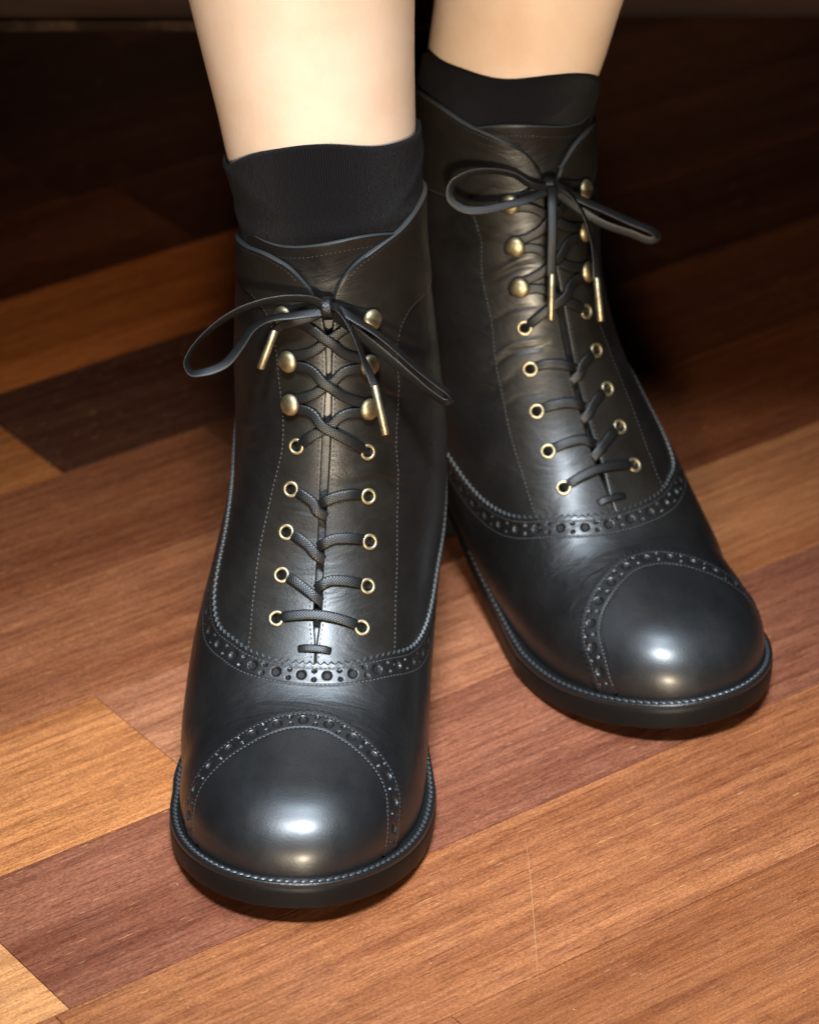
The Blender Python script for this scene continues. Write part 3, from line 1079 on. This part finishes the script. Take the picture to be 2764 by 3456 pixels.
BOW_STRAIGHT = {
    'ribbons': [
        ('loop', [(0, 0, .1), (-.6, .30, .35), (-1.34, .37, .5), (-2.47, .25, .6), (-3.79, -.2, .55), (-4.95, -.99, .4), (-5.67, -1.79, .25), (-5.88, -2.37, .15), (-5.67, -2.70, .1),
                  (-5.11, -2.66, .0), (-4.29, -2.33, -.05), (-3.63, -1.55, 0), (-3.13, -.85, .05), (-2.47, -.48, .15), (-1.34, -.32, .2), (0, -.12, .05)], .50,
         [20, 50, 55, 55, 60, 70, 60, 30, 25, 40, 50, 35, 20]),
        ('loop', [(0, 0, .1), (.35, -.05, .35), (1.13, -.52, .55), (1.96, -1.05, .65), (2.76, -1.70, .6), (3.59, -2.45, .4), (4.41, -3.1, .2), (5.05, -3.60, .05), (5.15, -3.78, -.05), (4.92, -3.92, -.12), (4.25, -3.55, -.05),
                  (3.42, -2.87, .1), (2.76, -2.30, .22), (1.8, -1.50, .25), (.97, -.85, .2), (.1, -.2, .0)], .50,
         [10, 40, 55, 60, 60, 60, 55, 40, 30, 30, 20]),
        ('end', [(.05, .05, .2), (.30, -.02, .42), (.62, -.36, .62), (1.0, -1.05, .80), (1.32, -1.79, .86), (1.63, -2.54, .84), (1.95, -3.34, .78)], .42, [10, 50, 70, 75, 60, 30, 10]),
        ('end', [(-.1, -.1, .0), (-.7, -.42, .12), (-1.4, -.62, .05), (-1.95, -.74, -.2), (-2.25, -.98, -.42)], .42, [10, 20, 20, 30, 20]),
    ],
    'aglets': [((1.92, -3.25, .78), (2.40, -5.30, .62)), ((-2.22, -.90, -.40), (-2.85, -2.50, -.75))],
}
BOW_TURNED = {
    'ribbons': [
        ('loop', [(0, 0, .1), (-.5, -.05, .35), (-.98, .05, .55), (-1.7, .45, .75), (-2.8, .62, .9), (-3.8, .45, 1.0), (-4.45, 0, 1.0), (-4.5, -.62, .95), (-3.95, -1.05, .9), (-3.2, -1.12, .85),
                  (-2.45, -.98, .75), (-1, -.58, .5), (0, -.1, .1)], .46, [10, 45, 55, 60, 55, 40, 10, 5, 5, 10, 20, 20]),
        ('loop', [(0, 0, .1), (.3, -.05, .3), (1.25, -.58, .35), (2.36, -1.05, .2), (3.5, -1.55, 0), (4.6, -2.02, -.2), (4.75, -2.2, -.3), (4.5, -2.36, -.35), (3.5, -2.05, -.2), (2.36, -1.68, 0), (1.25, -1.05, .15), (.1, -.2, .05)], .46,
         [10, 30, 30, 30, 30, 30, 30, 20, 20]),
        ('end', [(0, .1, .2), (.0, -.1, .5), (0, -.7, .85), (0, -2.0, 1.0), (-.02, -3.2, .92), (-.03, -4.05, .85)], .50, [0, 5, 5, 5, 10, 10]),
        ('end', [(.1, .05, .2), (.35, -.05, .4), (.85, -.40, .5), (1.4, -1.25, .35), (1.77, -2.3, .12), (1.95, -3.2, 0), (2.0, -4.15, -.08)], .45, [10, 50, 65, 65, 60, 40, 20]),
    ],
    'aglets': [((-.02, -3.95, .86), (-.06, -6.0, .70)), ((2.0, -4.05, -.07), (2.2, -6.0, -.15))],
}

boot_a = make_boot('black leather ankle boot pointing straight at the viewer, nearer one with a wide bow loop', 1, (0, 0, 0), RAD(-4.4), 'straight', BOW_STRAIGHT, 27.5, .45)
boot_b = make_boot('black leather ankle boot turned outward, set back, two brass lace tips hanging side by side', -1, (.183, .137, 0), RAD(26), 'turned', BOW_TURNED, 25.3, .50)

# ------------------------------------------------------------------ the wearer: legs and socks
person = thing('person', 'person standing with bare shins in short black socks and laced black ankle boots', 'person', (0.07, 0.26, 0))


def leg_rings(zs, tab, n=96):
    tab = np.array(tab, float)
    a = np.linspace(-math.pi, math.pi, n, endpoint=False)
    R = []
    for z in np.atleast_1d(zs):
        cx, cy, hx, hy = [pchip(tab[:, 0], tab[:, j], z) for j in range(1, 5)]
        x = cx + hx * np.sin(a)
        y = cy - hy * np.cos(a)
        R.append(np.stack([x, y, np.full(n, z)], -1))
    return np.array(R), a


def make_leg(boot, mirror, leg_tab, sock_top, wob):
    """leg_tab: z, centre x, centre y, half width, half depth (boot-local, outer side is -x)"""
    def to_world(V):
        V = np.array(V, float)
        V[..., 0] *= mirror
        c, s = math.cos(boot.rotation_euler.z), math.sin(boot.rotation_euler.z)
        X = V[..., 0] * c - V[..., 1] * s + boot.location.x * 100
        Y = V[..., 0] * s + V[..., 1] * c + boot.location.y * 100
        return np.stack([X, Y, V[..., 2]], -1) * CM - np.array(person.location)
    zs = np.concatenate([np.linspace(13, 47, 60), np.linspace(48, 60, 10)])
    R, a = leg_rings(zs, leg_tab)
    # shin: a soft ridge to the front
    d = np.exp(-((a + .25) / .5) ** 2)
    R[..., 1] -= .12 * d[None]
    tip = R[-1].mean(0)
    for k in (.9, .6, .02):
        R = np.concatenate([R, (tip + (R[69] - tip) * k + [0, 0, (1 - k) * 1.5])[None]])
    tipb = R[0].mean(0)
    R = np.concatenate([np.repeat(tipb[None, None], R.shape[1], 1) + (R[:1] - tipb) * .02, R])
    f = grid_faces(len(R), R.shape[1], wrap=True, flip=(mirror < 0))
    link('leg', raw_mesh('leg', to_world(R).reshape(-1, 3), f, [M_SKIN]), person)
    # sock: outer wall, rolled rim, inner wall
    ztop = sock_top[0] + 0 * a
    # front, outer, back, inner heights
    fr, ou, ba, inn = sock_top
    out_w = np.clip(-np.sin(a), 0, 1)
    in_w = np.clip(np.sin(a), 0, 1)
    cf = np.clip(np.cos(a), 0, 1) ** 2
    cb = np.clip(-np.cos(a), 0, 1) ** 2
    ztop = fr * cf + ba * cb + ou * out_w ** 2 + inn * in_w ** 2
    ztop = ztop + wob[0] * np.sin(3 * a + wob[1]) + .05 * np.sin(7 * a)
    rows = []
    uvs = []
    th = .20
    tab = np.array(leg_tab, float)

    def ring(z, off):
        cx, cy, hx, hy = [pchip(tab[:, 0], tab[:, j], z) for j in range(1, 5)]
        return np.stack([cx + (hx + off) * np.sin(a), cy - (hy + off) * np.cos(a), z], -1)
    for k in np.linspace(0, 1, 60):
        z = 13.5 + (ztop - .22 - 13.5) * k
        # a couple of soft folds above the boot
        fold = .16 * np.exp(-((z - 23.2 - .5 * np.sin(a * 2 + wob[1])) / .35) ** 2) + .14 * np.exp(-((z - 24.4 + .9 * np.sin(a * 2 + 1)) / .3) ** 2)
        # cuff is doubled
        cuff = .07 / (1 + np.exp(-(z - (ztop - 2.1)) / .05))
        rows.append(ring(z, th + fold * .6 + cuff * .0 + .05 * k))
        uvs.append(np.stack([a / (2 * math.pi) * 26, z], -1))
    for off, dz in ((th + .05, -.12), (th + .02, -.04), (th - .06, 0), (th - .14, -.04), (th - .19, -.2), (th - .22, -1.0)):
        rows.append(ring(ztop + dz, off))
        uvs.append(np.stack([a / (2 * math.pi) * 26, ztop + dz], -1))
    R = np.array(rows)
    f = grid_faces(len(R), R.shape[1], wrap=True, flip=(mirror < 0))
    link('sock', raw_mesh('sock', to_world(R).reshape(-1, 3), f, [M_SOCK], None, np.array(uvs).reshape(-1, 2)), person)


LEG = [(13, 0, 20.6, 3.55, 4.0), (17, 0, 20.8, 3.55, 4.0), (20, -.02, 20.9, 3.6, 4.1), (23, -.12, 21.0, 3.75, 4.15), (25, -.40, 21.0, 3.98, 4.2), (27, -.62, 21.1, 4.15, 4.35), (30, -.98, 21.3, 4.45, 4.7),
       (33, -1.3, 21.6, 4.78, 5.1), (38, -1.6, 22.1, 5.2, 5.7), (43, -1.6, 22.2, 5.1, 5.6), (48, -1.4, 21.8, 5.2, 5.5), (54, -.4, 21.8, 6.0, 6.2), (60, -.4, 21.8, 6.6, 6.8)]
LEG_B = [r[:1] + (r[1] + sh,) + r[2:] for r, sh in zip(LEG, (0, 0, -.05, -.15, -.35, -.65, -1.1, -1.5, -2.0, -2.3, -2.4, -2.4, -2.4))]
make_leg(boot_a, 1, LEG, (27.4, 24.9, 23.6, 26.5), (.06, .5))
make_leg(boot_b, -1, LEG_B, (25.3, 22.7, 21.8, 25.3), (.05, 2.0))

# unseen garment added above the frame to shade the floor behind the legs
zs = [38.2, 37.8, 38.2, 53, 63, 80, 95, 98]
rx = [29.5, 30.0, 30.6, 29.0, 27, 22, 17, 15]
ry = [17.5, 18.0, 18.5, 18.2, 17, 15, 12, 11]
n_ = 160
a_ = np.linspace(0, 2 * math.pi, n_, endpoint=False)
R_ = []
for z_, x_, y_ in zip(zs, rx, ry):
    wv_ = 1 + .035 * np.clip((98 - z_) / 60, 0, 1) * np.sin(a_ * 13 + .6 * np.sin(a_ * 3))
    R_.append(np.stack([14.0 + x_ * wv_ * np.sin(a_), 33.5 - y_ * wv_ * np.cos(a_), np.full(n_, z_) + .2 * np.sin(a_ * 5) - (5.0 if z_ < 46 else 0) * np.sin(a_) + (4.0 if z_ < 46 else 0)], -1))
R_.append(np.tile([14.0, 33.5, 98.2], (n_, 1)))
M_SHADE_SKIRT, _, _ = new_mat('shade_skirt_wool', (0.018, 0.017, 0.02), 0.9)
link('shade_skirt', raw_mesh('shade_skirt', np.array(R_).reshape(-1, 3) * CM - np.array(person.location), grid_faces(len(R_), n_, wrap=True), [M_SHADE_SKIRT]), person)

SC.render.engine = 'CYCLES'
SC.cycles.use_denoising = True
